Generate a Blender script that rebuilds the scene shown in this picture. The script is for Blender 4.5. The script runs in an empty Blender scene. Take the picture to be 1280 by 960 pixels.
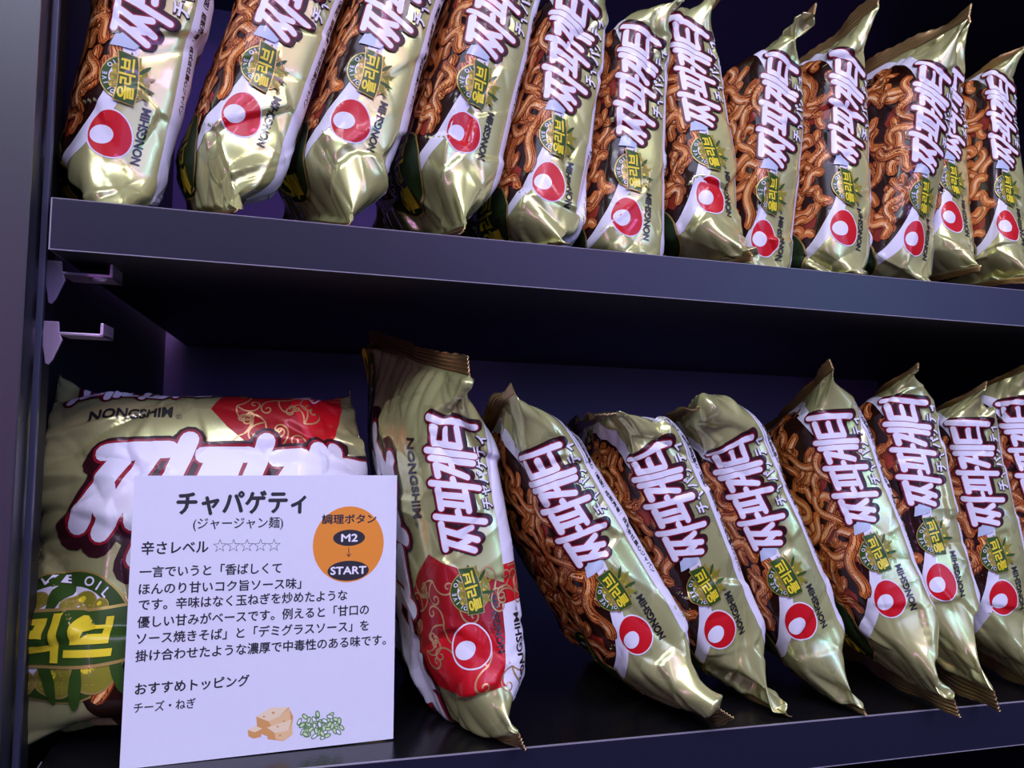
# Noodle packs on two dark shelves of a shop cabinet, with a handwritten-style info card.
import bpy, bmesh, math, random
import numpy as np
from mathutils import Vector, Matrix

S = bpy.context.scene
COL = S.collection
MM = 0.001

# ------------------------------------------------------------------ materials
def mat(name, col, rough=0.5, metal=0.0, coat=0.0, spec=0.5, noise=0.0, nscale=60.0, bump=0.0, film=0.0, coat_rough=0.06):
    m = bpy.data.materials.new(name); m.use_nodes = True
    nt = m.node_tree; b = nt.nodes['Principled BSDF']
    b.inputs['Base Color'].default_value = (*col, 1)
    b.inputs['Roughness'].default_value = rough
    b.inputs['Metallic'].default_value = metal
    b.inputs['Specular IOR Level'].default_value = spec
    b.inputs['Coat Weight'].default_value = coat
    b.inputs['Coat Roughness'].default_value = coat_rough
    if noise or bump or film:
        tc = nt.nodes.new('ShaderNodeTexCoord')
        n = nt.nodes.new('ShaderNodeTexNoise'); n.inputs['Scale'].default_value = nscale; n.inputs['Detail'].default_value = 4
        nt.links.new(tc.outputs['Object'], n.inputs['Vector'])
    if noise:
        r = nt.nodes.new('ShaderNodeMixRGB'); r.blend_type = 'MULTIPLY'; r.inputs[0].default_value = 1
        r.inputs[1].default_value = (*col, 1)
        cr = nt.nodes.new('ShaderNodeMapRange'); cr.inputs['To Min'].default_value = 1 - noise; cr.inputs['To Max'].default_value = 1 + noise
        nt.links.new(n.outputs['Fac'], cr.inputs['Value']); nt.links.new(cr.outputs['Result'], r.inputs[2])
        nt.links.new(r.outputs[0], b.inputs['Base Color'])
    if bump:
        bp = nt.nodes.new('ShaderNodeBump'); bp.inputs['Strength'].default_value = bump; bp.inputs['Distance'].default_value = 0.0006
        nt.links.new(n.outputs['Fac'], bp.inputs['Height']); nt.links.new(bp.outputs['Normal'], b.inputs['Normal'])
    if film:
        n2 = nt.nodes.new('ShaderNodeTexNoise'); n2.inputs['Scale'].default_value = 34; n2.inputs['Detail'].default_value = 2
        nt.links.new(tc.outputs['Object'], n2.inputs['Vector'])
        mr = nt.nodes.new('ShaderNodeMapRange'); mr.inputs['From Min'].default_value = 0.56; mr.inputs['From Max'].default_value = 0.7
        mr.inputs['To Min'].default_value = 0; mr.inputs['To Max'].default_value = film
        nt.links.new(n2.outputs['Fac'], mr.inputs['Value']); nt.links.new(mr.outputs['Result'], b.inputs['Thin Film Thickness'])
        b.inputs['Thin Film IOR'].default_value = 2.1
    return m

M = {}
M['gold'] = mat('gold_foil_film', (0.61, 0.63, 0.255), 0.25, 0.50, 0.6, noise=0.10, nscale=30, film=700)
M['goldstrip'] = mat('bronze_seal_film', (0.52, 0.36, 0.14), 0.30, 0.85, 0.5, noise=0.25, nscale=90)
M['white'] = mat('white_print', (0.74, 0.75, 0.80), 0.35, 0, 0.22, spec=0.25)
M['window'] = mat('dark_sauce_print', (0.022, 0.007, 0.004), 0.22, 0, 0.22, spec=0.25, noise=0.5, nscale=70)
M['n0'] = mat('noodle_shadow_print', (0.16, 0.030, 0.007), 0.35, 0, 0.22, spec=0.25)
M['n1'] = mat('noodle_print', (0.66, 0.20, 0.04), 0.35, 0, 0.22, spec=0.25, noise=0.35, nscale=60)
M['n2'] = mat('noodle_light_print', (0.95, 0.50, 0.18), 0.35, 0, 0.22, spec=0.25)
M['n3'] = mat('noodle_glint_print', (0.95, 0.74, 0.48), 0.3, 0, 0.22, spec=0.25)
M['meat'] = mat('red_meat_print', (0.30, 0.030, 0.012), 0.35, 0, 0.22, spec=0.25, noise=0.4, nscale=90)
M['maroon'] = mat('title_maroon_print', (0.035, 0.007, 0.010), 0.35, 0, 0.22, spec=0.25)
M['edge'] = mat('title_red_edge_print', (0.30, 0.012, 0.025), 0.35, 0, 0.22, spec=0.25)
M['title'] = mat('title_white_print', (0.80, 0.81, 0.86), 0.35, 0, 0.22, spec=0.25)
M['red'] = mat('logo_red_print', (0.55, 0.008, 0.014), 0.35, 0, 0.22, spec=0.25)
M['deepred'] = mat('corner_red_print', (0.33, 0.010, 0.012), 0.35, 0.15, 0.22, spec=0.25)
M['swirl'] = mat('swirl_gold_print', (0.58, 0.36, 0.15), 0.35, 0.5, 0.22, spec=0.25)
M['green'] = mat('badge_green_print', (0.035, 0.085, 0.012), 0.35, 0, 0.22, spec=0.25)
M['lgreen'] = mat('olive_print', (0.24, 0.23, 0.022), 0.35, 0, 0.22, spec=0.25)
M['dgreen'] = mat('front_badge_green_print', (0.016, 0.036, 0.007), 0.35, 0, 0.22, spec=0.25)
M['yellow'] = mat('badge_yellow_print', (0.80, 0.66, 0.03), 0.35, 0, 0.22, spec=0.25)
M['rim'] = mat('badge_gold_rim_print', (0.50, 0.36, 0.10), 0.35, 0.4, 0.22, spec=0.25)
M['black'] = mat('black_print', (0.012, 0.011, 0.012), 0.4, 0, 0.6)
M['blue'] = mat('pale_blue_print', (0.48, 0.56, 0.66), 0.35, 0, 0.22, spec=0.25)

# ------------------------------------------------------------------ flat artwork (landscape millimetres)
class Art:
    """Printed layers laid out flat: p along the pack, q round it from the spine, h the height of the ink in mm."""
    def __init__(s): s.v = []; s.h = []; s.t = []; s.m = []; s.n = 0
    def add(s, V, T, m, h):
        V = np.asarray(V, float); T = np.asarray(T, int)
        if len(T) == 0: return
        s.v.append(V); s.h.append(np.full(len(V), h)); s.t.append(T + s.n); s.m += [m] * len(T); s.n += len(V)
    def done(s):
        s.v = np.concatenate(s.v); s.h = np.concatenate(s.h); s.t = np.concatenate(s.t); return s

def refine(bm, longest):
    bmesh.ops.triangulate(bm, faces=bm.faces[:])
    for _ in range(9):
        es = [e for e in bm.edges if e.calc_length() > longest]
        if not es: break
        bmesh.ops.subdivide_edges(bm, edges=es, cuts=1)
        bmesh.ops.triangulate(bm, faces=[f for f in bm.faces if len(f.verts) > 3])
def bm_tris(bm):
    bm.normal_update()
    fl = [f for f in bm.faces if f.normal.z < 0]
    if fl: bmesh.ops.reverse_faces(bm, faces=fl)
    bm.verts.index_update()
    return np.array([v.co[:2] for v in bm.verts]).reshape(-1, 2), np.array([[v.index for v in f.verts] for f in bm.faces]).reshape(-1, 3)
def poly(pts, longest=1.35):
    bm = bmesh.new(); bm.faces.new([bm.verts.new((x, y, 0)) for x, y in pts]); refine(bm, longest)
    r = bm_tris(bm); bm.free(); return r
def ellipse(cx, cy, rx, ry, n=40, rot=0, egg=0):
    o = []
    for i in range(n):
        a = 2 * math.pi * i / n; x = rx * math.cos(a); y = ry * math.sin(a) * (1 + egg * math.cos(a))
        o.append((cx + x * math.cos(rot) - y * math.sin(rot), cy + x * math.sin(rot) + y * math.cos(rot)))
    return o
def ring(outer, inner):
    n = len(outer); V = list(outer) + list(inner); T = []
    for i in range(n):
        j = (i + 1) % n; T += [(i, j, n + j), (i, n + j, n + i)]
    return np.array(V), np.array(T)
def ribbon(pts, w, taper=False):
    pts = np.asarray(pts, float); d = np.gradient(pts, axis=0); d /= np.linalg.norm(d, axis=1)[:, None] + 1e-9
    nrm = np.stack([-d[:, 1], d[:, 0]], 1); k = len(pts); c = max(1, int(math.ceil(w / 1.5)))
    ww = np.full(k, w / 2.)
    ww[0] *= .55; ww[-1] *= .55
    if taper: ww *= np.sin(np.linspace(0.12, math.pi - .12, k)) ** .5
    V = np.concatenate([pts + nrm * (ww * t)[:, None] for t in np.linspace(-1, 1, c + 1)]); T = []
    for a in range(c):
        for i in range(k - 1): T += [(a * k + i, a * k + i + 1, (a + 1) * k + i + 1), (a * k + i, (a + 1) * k + i + 1, (a + 1) * k + i)]
    return V, np.array(T)
def capsule(a, b, w, n=6):
    a = np.array(a, float); b = np.array(b, float); d = b - a; L = np.linalg.norm(d); d /= L; ang = math.atan2(d[1], d[0]); o = []
    for c, s in ((b, -math.pi / 2), (a, math.pi / 2)):
        for i in range(n + 1):
            t = ang + s + math.pi * i / n; o.append((c[0] + w / 2 * math.cos(t), c[1] + w / 2 * math.sin(t)))
    return o
_tc = {}
def text(s, size, bold=0.0, longest=None, space=1.0):
    k = (s, size, bold, longest, space)
    if k in _tc: return _tc[k]
    c = bpy.data.curves.new('lettering', 'FONT'); c.body = s; c.size = 1; c.resolution_u = 3; c.offset = bold; c.space_character = space
    c.fill_mode = 'FRONT'
    o = bpy.data.objects.new('lettering', c); COL.objects.link(o)
    bpy.context.view_layer.update()
    me = bpy.data.meshes.new_from_object(o.evaluated_get(bpy.context.evaluated_depsgraph_get()))
    bpy.data.objects.remove(o); bpy.data.curves.remove(c)
    bm = bmesh.new(); bm.from_mesh(me); bpy.data.meshes.remove(me)
    for v in bm.verts: v.co = v.co * size
    if longest: refine(bm, longest)
    else: bmesh.ops.triangulate(bm, faces=bm.faces[:])
    V, T = bm_tris(bm); bm.free(); _tc[k] = (V, T); return V, T
def tcentre(V):
    return V - (V.min(0) + V.max(0)) / 2
def affine(V, sx=1, sy=1, shear=0, rot=0, at=(0, 0)):
    x = V[:, 0] * sx + V[:, 1] * sy * shear; y = V[:, 1] * sy
    c, s = math.cos(rot), math.sin(rot)
    return np.stack([c * x - s * y + at[0], s * x + c * y + at[1]], 1)
def arc_text(art, s, size, cx, cy, r, a0, a1, m, h, inward=False, tr=None):
    n = len(s)
    for i, ch in enumerate(s):
        if ch == ' ': continue
        a = a0 + (a1 - a0) * (i / (n - 1)); V, T = text(ch, size, 0.02)
        V = affine(tcentre(V), rot=a - math.pi / 2 if not inward else a + math.pi / 2, at=(cx + r * math.cos(a), cy + r * math.sin(a)))
        art.add(tr(V) if tr else V, T, m, h)

# brush-stroke letters of the big title: strokes in a unit box
LET = [
 [((.00,.90),(.66,.93)), ((.20,.90),(.02,.20)), ((.13,.58),(.28,.30)), ((.50,.90),(.30,.10)), ((.44,.55),(.62,.20)), ((.84,1.04),(.80,-.16)), ((.84,.48),(1.03,.50))],
 [((.02,.88),(.64,.90)), ((.00,.22),(.66,.26)), ((.20,.88),(.16,.25)), ((.47,.88),(.45,.25)), ((.83,1.04),(.79,-.14)), ((.83,.50),(1.02,.52))],
 [((.02,.86),(.40,.88)), ((.38,.86),(.06,.12)), ((.36,.48),(.60,.50)), ((.62,1.0),(.58,-.08)), ((.88,1.06),(.84,-.16))],
 [((.04,.90),(.62,.92)), ((.06,.56),(.58,.58)), ((.05,.90),(.03,.22)), ((.02,.20),(.66,.24)), ((.88,1.06),(.84,-.16))],
]
def title(art, x0, y0, adv, hgt, h, w=.165, shear=.22, out=.082, edge=.032, drop=(.06, -.07), tr=None, g=1.0, steps=((0, 1.16), (1.19, .93), (2.15, .88), (3.08, .86))):
    """Four-syllable title: heavy maroon backing with its drop edge, red edge line, white brush strokes."""
    f = tr if tr else (lambda V: V)
    for li, (m, ww, dx, dy, hh) in enumerate((('maroon', w + 2 * out, *drop, h), ('maroon', w + 2 * out * .8, 0, 0, h + .05 * g), ('edge', w + 2 * edge, 0, 0, h + .13 * g), ('title', w, 0, 0, h + .21 * g))):
        k = 0
        for i, L in enumerate(LET):
            for a, b in L:
                def g(p): return (x0 + adv * (steps[i][0] + steps[i][1] * .97 * p[0] + dx) + shear * hgt * (p[1] + dy - .4), y0 + hgt * (p[1] + dy))
                V, T = poly(capsule(g(a), g(b), ww * hgt * .92), max(1.35, hgt * .035)); k += 1
                art.add(f(V), T, m, hh + .0008 * k)

def badge(art, cx, cy, r, h, tr=None, olives=True):
    """Round olive-oil badge: gold rim, green ring with lettering, olives, and the slanted ribbon."""
    f = tr if tr else (lambda V: V)
    def put(VT, m, dh): art.add(f(VT[0]), VT[1], m, h + dh)
    put(poly(ellipse(cx, cy, r, r)), 'rim', 0)
    put(poly(ellipse(cx, cy, r * .95, r * .95)), 'green', .06)
    put(poly(ellipse(cx, cy, r * .66, r * .66)), 'white', .12)
    arc_text(art, 'OLIVE OIL', r * .25, cx, cy, r * .80, math.radians(152), math.radians(28), 'white', h + .12, tr=tr)
    rng = random.Random(5)
    k = 0
    for ox, oy, orad in ((-.42,-.62,.24),(.02,-.74,.25),(.45,-.58,.26),(-.05,.42,.2),(.32,.40,.2),(-.38,.44,.16),(.72,-.36,.2)):
        k += 1
        put(poly(ellipse(cx + ox * r, cy + oy * r, orad * r * 1.12, orad * r, 20, .5)), 'rim', .18 + .006 * k)
        put(poly(ellipse(cx + ox * r, cy + oy * r, orad * r, orad * r * .86, 20, .5)), 'lgreen', .182 + .006 * k)
        put(poly(ellipse(cx + (ox - .07) * r, cy + (oy + .07) * r, orad * r * .35, orad * r * .25, 12, .6)), 'yellow', .184 + .006 * k)
    for a in (-130, -108, -78, -52, -28, -8):
        a = math.radians(a); b0 = (cx + .5 * r * math.cos(a), cy + .5 * r * math.sin(a)); b1 = (cx + 1.22 * r * math.cos(a + .12), cy + 1.22 * r * math.sin(a + .12))
        pts = np.stack([np.linspace(b0[0], b1[0], 8), np.linspace(b0[1], b1[1], 8)], 1); k += 1
        V, T = ribbon(pts, r * .16, True); put((V, T), 'green' if k % 2 else 'lgreen', .20 + .006 * k)
    w, hh, sl = r * 1.10, r * .43, .10
    def rib(w, hh):
        o = []
        for i in range(13):
            t = -1 + 2 * i / 12; o.append((cx + w * t, cy - hh + sl * r * t - .10 * r * (1 - t * t)))
        for i in range(13):
            t = 1 - 2 * i / 12; o.append((cx + w * t + .05 * r, cy + hh + sl * r * t - .10 * r * (1 - t * t)))
        return o
    put(poly(rib(w, hh)), 'rim', .32); put(poly(rib(w * .97, hh * .9)), 'green', .40)
    V, T = text('올리브', r * .68, .03, 1.4); V = affine(tcentre(V), rot=.09, at=(cx, cy - .04 * r)); put((V, T), 'yellow', .48)

def egg_logo(art, cx, cy, s, h, red='red', tr=None):
    f = tr if tr else (lambda V: V)
    a = ellipse(cx, cy, 10.6 * s, 9.1 * s, 44, .12, -.10); b = ellipse(cx, cy, 9.9 * s, 8.4 * s, 44, .12, -.10)
    V, T = poly(a); art.add(f(V), T, 'white', h)
    V, T = poly(b); art.add(f(V), T, red, h + .09)
    V, T = poly(ellipse(cx - 1.2 * s, cy + 3.0 * s, 4.0 * s, 4.6 * s, 28, .5)); art.add(f(V), T, 'white', h + .18)

def put_text(art, s, size, x, y, m, h, bold=0.0, rot=0.0, anchor='c', width=None, longest=None, shear=0, tr=None, space=1.0, fat=0):
    if fat:
        for k_, (dx, dy) in enumerate(((-fat, 0), (fat, 0), (0, fat), (0, -fat))):
            put_text(art, s, size, x + dx, y + dy, m, h + .004 * k_, bold, rot, anchor, width, longest, shear, tr, space)
        return
    V, T = text(s, size, bold, longest, space)
    V = V.copy(); lo, hi = V.min(0), V.max(0)
    ax = (lo[0] + hi[0]) / 2 if anchor == 'c' else lo[0]
    V = V - np.array([ax, (lo[1] + hi[1]) / 2])
    k = width / (hi[0] - lo[0]) if width else 1
    V = affine(V, sx=k, shear=shear, rot=rot, at=(x, y)); art.add(tr(V) if tr else V, T, m, h)

def win_edge(t, grow=0.0):
    """Rounded outline of the picture of the noodles on the front of the pack."""
    n = 2.35; c, s = math.cos(t), math.sin(t)
    return (9 + (80 + grow) * math.copysign(abs(c) ** (2 / n), c), 76 + (66 + grow) * math.copysign(abs(s) ** (2 / n), s))
def inside_win(p, q): return abs((p - 9) / 80) ** 2.35 + abs((q - 76) / 66) ** 2.35 < 0.985

def art_single(seed):
    A = Art(); rng = random.Random(seed)
    # white strip with the maker's small print, spine edge towards the back of the pack
    pp = np.linspace(-78, 86, 130)
    q0 = -13.6 - 6 * np.clip((-52 - pp) / 30, 0, 1) - 3 * np.clip((pp - 66) / 20, 0, 1)
    for r0, r1 in [(i / 15., (i + 1) / 15.) for i in range(15)]:
        a = q0 + (-34 - q0) * r0; b = q0 + (-34 - q0) * r1
        V = np.concatenate([np.stack([pp, b], 1), np.stack([pp, a], 1)]); k = len(pp)
        T = [(i, i + 1, k + i + 1) for i in range(k - 1)] + [(i, k + i + 1, k + i) for i in range(k - 1)]
        A.add(V, T, 'white', .13)
    put_text(A, '製造元：株式会社農心（韓国）総販売者：株式会社農心ジャパン', 3.3, 24, -18.2, 'black', .22, 0, rot=math.pi, width=92, fat=.10)
    put_text(A, 'http://www.nongshim.co.jp', 3.2, 62, -17.8, 'black', .22, .015, rot=math.pi, width=36)
    put_text(A, '東京都千代田区霞が関', 3.2, 62, -22.5, 'black', .22, .015, rot=math.pi, width=30)
    # neither strip text is mirrored: it reads down the pack, the other lettering reads up
    for pts in (((43, -15), (81, -15)), ((43, -24.6), (81, -24.6)), ((43, -15), (43, -24.6))):
        V, T = poly(capsule(*pts, .35, 2), 2.5); A.add(V, T, 'black', .22)
    for j in range(5):
        V, T = poly(capsule((-44 - 6 * j, -25), (-44 - 6 * j, -34), .4, 2)); A.add(V, T, 'black', .22)
    for j in range(3):
        V, T = poly(capsule((-42, -25.5 - 3.4 * j), (-70, -25.5 - 3.4 * j), .4, 2)); A.add(V, T, 'black', .222)
    # white border and dark picture
    N = 240; ts = [2 * math.pi * i / N for i in range(N)]
    o1 = [win_edge(t, 6.5) for t in ts]; o0 = [win_edge(t, 0) for t in ts]
    oo = [[win_edge(t, g) for t in ts] for g in np.linspace(6.5, 0, 7)]
    for a, b in zip(oo, oo[1:]): A.add(*ring(a, b), 'white', .13)
    rr = list(np.linspace(1, .3, 46)) + [.2, .1, .01]
    for a, b in zip(rr, rr[1:]):
        f = lambda k: [(9 + (x - 9) * k, 76 + (y - 76) * k) for x, y in o0]
        A.add(*ring(f(a), f(b)), 'window', .11)
    # pieces of meat and vegetable
    for cp, cq, rad in ((30, 25, 9), (-18, 44, 9), (-38, 30, 7), (52, 50, 10), (5, 62, 9), (-52, 58, 8)):
        k = 7; a0 = rng.random() * 6
        pts = [(cp + rad * (.75 + .4 * rng.random()) * math.cos(a0 + 2 * math.pi * i / k), cq + rad * (.7 + .4 * rng.random()) * math.sin(a0 + 2 * math.pi * i / k)) for i in range(k)]
        pts = [p for p in pts if inside_win(*p)]
        if len(pts) > 3: A.add(*poly(pts), 'meat', .22)
    # strands of noodle
    n = 0; tries = 0
    while n < 92 and tries < 4000:
        tries += 1
        p = -70 + 158 * ((tries * .618034 + seed * .37) % 1); q = 9 + 86 * ((tries * .754878 + seed * .21) % 1) ** 1.2
        if not inside_win(p, q): continue
        a0 = rng.uniform(0, 2 * math.pi); am = rng.uniform(.5, 1.25); wl = rng.uniform(.30, .55); ph = rng.uniform(0, 6.28); dr = rng.uniform(-.05, .05)
        pts = []
        for i in range(rng.randint(12, 26)):
            if not inside_win(p, q): break
            a = a0 + dr * i + am * math.sin(wl * i + ph); pts.append((p, q)); p += 1.8 * math.cos(a); q += 1.8 * math.sin(a)
        if len(pts) < 6: continue
        w = rng.uniform(4.0, 5.4); h0 = .16 + .006 * n; pts = np.array(pts)
        A.add(*ribbon(pts, w + 1.3), 'n0', h0); A.add(*ribbon(pts, w), 'n1', h0 + .002)
        nn = np.gradient(pts, axis=0); nn /= np.linalg.norm(nn, axis=1)[:, None]; nn = np.stack([-nn[:, 1], nn[:, 0]], 1)
        A.add(*ribbon(pts[1:-1] + nn[1:-1] * w * .10, w * .46, True), 'n2', h0 + .004)
        if len(pts) > 11: A.add(*ribbon(pts[3:9] + nn[3:9] * w * .16, w * .16, True), 'n3', h0 + .0055)
        n += 1
    # pale blue tab below the title
    A.add(*poly([(-3, 5.5), (4, 1), (4, 13), (-4, 15)]), 'blue', .76)
    title(A, 1.5, -2.5, 15.6, 19.5, .84)
    # katakana on its dark backing
    put_text(A, 'チャパゲティ', 7.6, 37.5, -8.6, 'maroon', .50, .06, width=40, longest=1.5, shear=.15)
    put_text(A, 'チャパゲティ', 7.6, 37.8, -8.4, 'title', .60, 0, width=39, longest=1.5, shear=.15, fat=.2)
    badge(A, -16.5, 6.5, 9.8, .80)
    egg_logo(A, -41, 8, 1.0, .20)
    put_text(A, 'NONGSHIM', 5.0, -38.5, -3.6, 'black', .22, .04, width=25, longest=1.4)
    put_text(A, '®', 2.6, -24, -3.0, 'black', .12)
    # the big olive badge low on the front of the pack
    c = (-60, 52)
    A.add(*poly(ellipse(*c, 23, 23)), 'rim', .80); A.add(*poly(ellipse(*c, 22, 22)), 'dgreen', .90)
    put_text(A, '올리브', 15, c[0], c[1], 'yellow', .98, .03, longest=1.5, rot=.08)
    put_text(A, 'OLIVE OIL', 5, c[0], c[1] + 14, 'white', .98, .02, longest=1.5)
    # printed olive branch corner
    return A.done()

def scroll(rng, x, y, s, a):
    """One curling gold scroll."""
    pts = []; k = .05
    for i in range(34):
        pts.append((x, y)); x += s * .09 * math.cos(a); y += s * .09 * math.sin(a); a += k; k *= 1.085
        if k > .75: break
    return np.array(pts)

def art_red():
    """Pack with the red corner: small title on the spine, large title on the front below it."""
    A = Art(); rng = random.Random(3)
    fl = lambda V: -V                                   # front lettering reads the other way round
    # red corner wraps from the front over the spine to the strip
    A.add(*poly([(-62, 12), (-60, 30), (-52, 62), (-40, 66), (-6, 36), (2, 26), (-10, 2), (-17, -13), (-56, -13), (-62, -4)]), 'deepred', .06)
    A.add(*poly([(-62, 12), (-60, 30), (-52, 62), (-36, 24), (-36, 6), (-40, -13), (-56, -13), (-62, -4)]), 'red', .14)
    A.add(*poly([(86, -12), (-8, -12), (-8, -34), (86, -34)]), 'white', .06)
    A.add(*poly([(-8, -12.2), (-30, -12.2), (-30, -34), (-8, -34)]), 'red', .14)
    A.add(*poly([(-26, -9), (-40, -8), (-60, -3), (-70, -8), (-70, -34), (-26, -34)]), 'white', .24)
    k = 0
    for x, y in ((-10, 24), (-14, 40), (-24, 34), (-30, 20), (-22, 12), (-32, 46), (-42, 34), (-46, 16), (-52, 4), (-44, 50), (-18, -6), (-14, -20), (-22, -18), (-20, -28), (-54, -8)):
        for j in range(3):
            P_ = scroll(rng, x, y, 7.5, rng.uniform(0, 6.28))
            if y < -13: P_[:, 0] = np.clip(P_[:, 0], -29, -9)
            k += 1; V, T = ribbon(P_, .75); A.add(V, T, 'swirl', .24 + .002 * k)
    # spine
    title(A, 1.5, -2.5, 15.6, 19.5, .32)
    put_text(A, 'チャパゲティ', 6.6, 36, -8.4, 'maroon', .30, .085, width=36, longest=1.5, shear=.15)
    put_text(A, 'チャパゲティ', 6.6, 36.3, -8.2, 'title', .42, 0, width=35, longest=1.5, shear=.15, fat=.12)
    badge(A, -17, 6, 9.8, .34)
    egg_logo(A, -41, 9, 1.0, .32, red='red')
    put_text(A, 'NONGSHIM', 5.0, -34, -4.6, 'black', .30, .03, width=26, longest=1.4); put_text(A, '®', 2.6, -20, -4.2, 'black', .26)
    put_text(A, 'NONGSHIM', 6.6, -48, -15.5, 'black', .34, .03, width=33, rot=-.10, longest=1.5); put_text(A, '®', 3, -30, -18, 'black', .34)
    # front, in landscape coordinates x = -p, y = -q
    put_text(A, 'NONGSHIM', 8.2, -37, -29.0, 'black', .32, .035, width=36, tr=fl, longest=1.6); put_text(A, '®', 4, -16, -31.5, 'black', .14, tr=fl)
    title(A, -52, -92, 35, 46, .36, g=2.6, w=.205, shear=.30, out=.085, edge=.03, drop=(-.02, -.07), tr=fl)
    # bowl of noodles lower on the front
    A.add(*[f if i else fl(f) for i, f in enumerate(poly(ellipse(20, -150, 66, 40)))], 'window', .08)
    n = 0
    while n < 40:
        x = rng.uniform(-36, 76); y = rng.uniform(-176, -118)
        if ((x - 20) / 62) ** 2 + ((y + 150) / 36) ** 2 > 1: continue
        a = rng.uniform(0, 6.28); kk = rng.uniform(-.1, .1); pts = []
        for i in range(18):
            if ((x - 20) / 63) ** 2 + ((y + 150) / 37) ** 2 > 1: break
            pts.append((x, y)); x += 2 * math.cos(a); y += 2 * math.sin(a); a += kk * 2
        n += 1
        if len(pts) < 5: continue
        pts = np.array(pts); h0 = .14 + .008 * n
        for w, m_, d in ((5.6, 'n0', 0), (4.2, 'n1', .002), (1.6, 'n2', .004)):
            V, T = ribbon(pts, w); A.add(fl(V), T, m_, h0 + d)
    # big olive badge at the lower left of the front
    cx, cy, r = -56, -132, 29
    def put(VT, m, h): A.add(fl(VT[0]), VT[1], m, h)
    put(poly(ellipse(cx, cy, r, r, 60), 1.7), 'rim', .30); put(poly(ellipse(cx, cy, r * .97, r * .97, 60), 1.7), 'green', .40)
    put(poly(ellipse(cx, cy, r * .74, r * .74, 50), 1.7), 'white', .50)
    arc_text(A, 'OLIVE OIL', 6.0, cx, cy, r * .855, math.radians(140), math.radians(48), 'title', .95, tr=fl)
    k = 0
    for ox, oy, s in ((-.25, .50, .15), (.24, .48, .18), (-.55, .44, .14), (.05, -.66, .26), (-.42, -.7, .22), (.55, -.52, .28), (.50, .44, .12), (-.74, -.5, .18)):
        k += 1; X, Y = cx + ox * r, cy + oy * r
        put(poly(ellipse(X, Y, s * r * 1.1, s * r * .98, 28, .6)), 'rim', .58 + .01 * k); put(poly(ellipse(X, Y, s * r, s * r * .88, 28, .6)), 'lgreen', .585 + .01 * k)
        put(poly(ellipse(X - s * r * .25, Y + s * r * .3, s * r * .35, s * r * .25, 16, .6)), 'yellow', .59 + .01 * k)
    for x0, y0, x1, y1 in ((-.1, -.3, .0, -1.02), (.35, -.4, .28, -1.08), (-.05, .3, .02, .95), (.75, -.2, .95, -.8)):
        k += 1; pts = np.stack([np.linspace(x0, x1, 12) * r + cx, np.linspace(y0, y1, 12) * r + cy], 1)
        put(ribbon(pts, .17 * r, True), 'green', .66 + .01 * k)
    def rib(w, hh):
        o = []
        for i in range(15):
            t = -1 + 2 * i / 14; o.append((cx + w * t, cy - hh - 1.5 + 1.5 * t + 3 * t * t))
        for i in range(15):
            t = 1 - 2 * i / 14; o.append((cx + w * t, cy + hh - 1.5 + 1.5 * t + 3 * t * t))
        return o
    put(poly(rib(33, 12.4), 1.7), 'rim', 1.0); put(poly(rib(32.4, 11), 1.7), 'green', 1.15)
    V, T = text('올리브', 18.5, .04, 1.4); V = affine(tcentre(V), sy=1.1, rot=.05, shear=.12, at=(cx - 3, cy - 1.6)); put((V, T), 'yellow', 1.6)
    return A.done()

# ------------------------------------------------------------------ mesh helpers
def mesh_obj(name, V, F3, mats, idx=None, parent=None, smooth=True, F4=None):
    V = np.asarray(V, np.float32); me = bpy.data.meshes.new(name)
    loops = []; starts = []; tot = 0; lens = []
    parts = []
    if F4 is not None and len(F4): parts.append(np.asarray(F4, np.int32))
    if F3 is not None and len(F3): parts.append(np.asarray(F3, np.int32))
    flat = np.concatenate([p.ravel() for p in parts]); ln = np.concatenate([np.full(len(p), p.shape[1], np.int32) for p in parts])
    me.vertices.add(len(V)); me.vertices.foreach_set('co', V.ravel())
    me.loops.add(len(flat)); me.loops.foreach_set('vertex_index', flat)
    me.polygons.add(len(ln)); me.polygons.foreach_set('loop_start', np.concatenate([[0], np.cumsum(ln)[:-1]]).astype(np.int32))
    for m in mats: me.materials.append(m)
    if idx is not None: me.polygons.foreach_set('material_index', np.asarray(idx, np.int32))
    me.polygons.foreach_set('use_smooth', np.full(len(ln), bool(smooth)))
    me.update(calc_edges=True); me.validate()
    o = bpy.data.objects.new(name, me); COL.objects.link(o)
    if parent: o.parent = parent
    return o
def bm_obj(name, bm, m, parent=None, smooth=False, bevel=0):
    if bevel: bmesh.ops.bevel(bm, geom=bm.edges[:], offset=bevel, segments=2, affect='EDGES', profile=.7)
    bmesh.ops.recalc_face_normals(bm, faces=bm.faces[:])
    me = bpy.data.meshes.new(name); bm.to_mesh(me); bm.free()
    me.materials.append(m)
    if smooth: me.polygons.foreach_set('use_smooth', np.ones(len(me.polygons), bool))
    o = bpy.data.objects.new(name, me); COL.objects.link(o); o.parent = parent
    return o
def add_box(bm, lo, hi):
    r = bmesh.ops.create_cube(bm, size=1)
    for v in r['verts']: v.co = Vector([(lo[i] + hi[i]) / 2 + v.co[i] * (hi[i] - lo[i]) for i in range(3)]) * MM
def box(name, lo, hi, m, parent=None, bevel=0.0):
    bm = bmesh.new(); add_box(bm, lo, hi); return bm_obj(name, bm, m, parent, bevel=bevel * MM)
def tag(o, label, cat, group=None):
    o['label'] = label; o['category'] = cat
    if group: o['group'] = group
def empty(name, loc=(0, 0, 0)):
    o = bpy.data.objects.new(name, None); o.empty_display_size = .02; COL.objects.link(o); o.location = loc; return o

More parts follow.
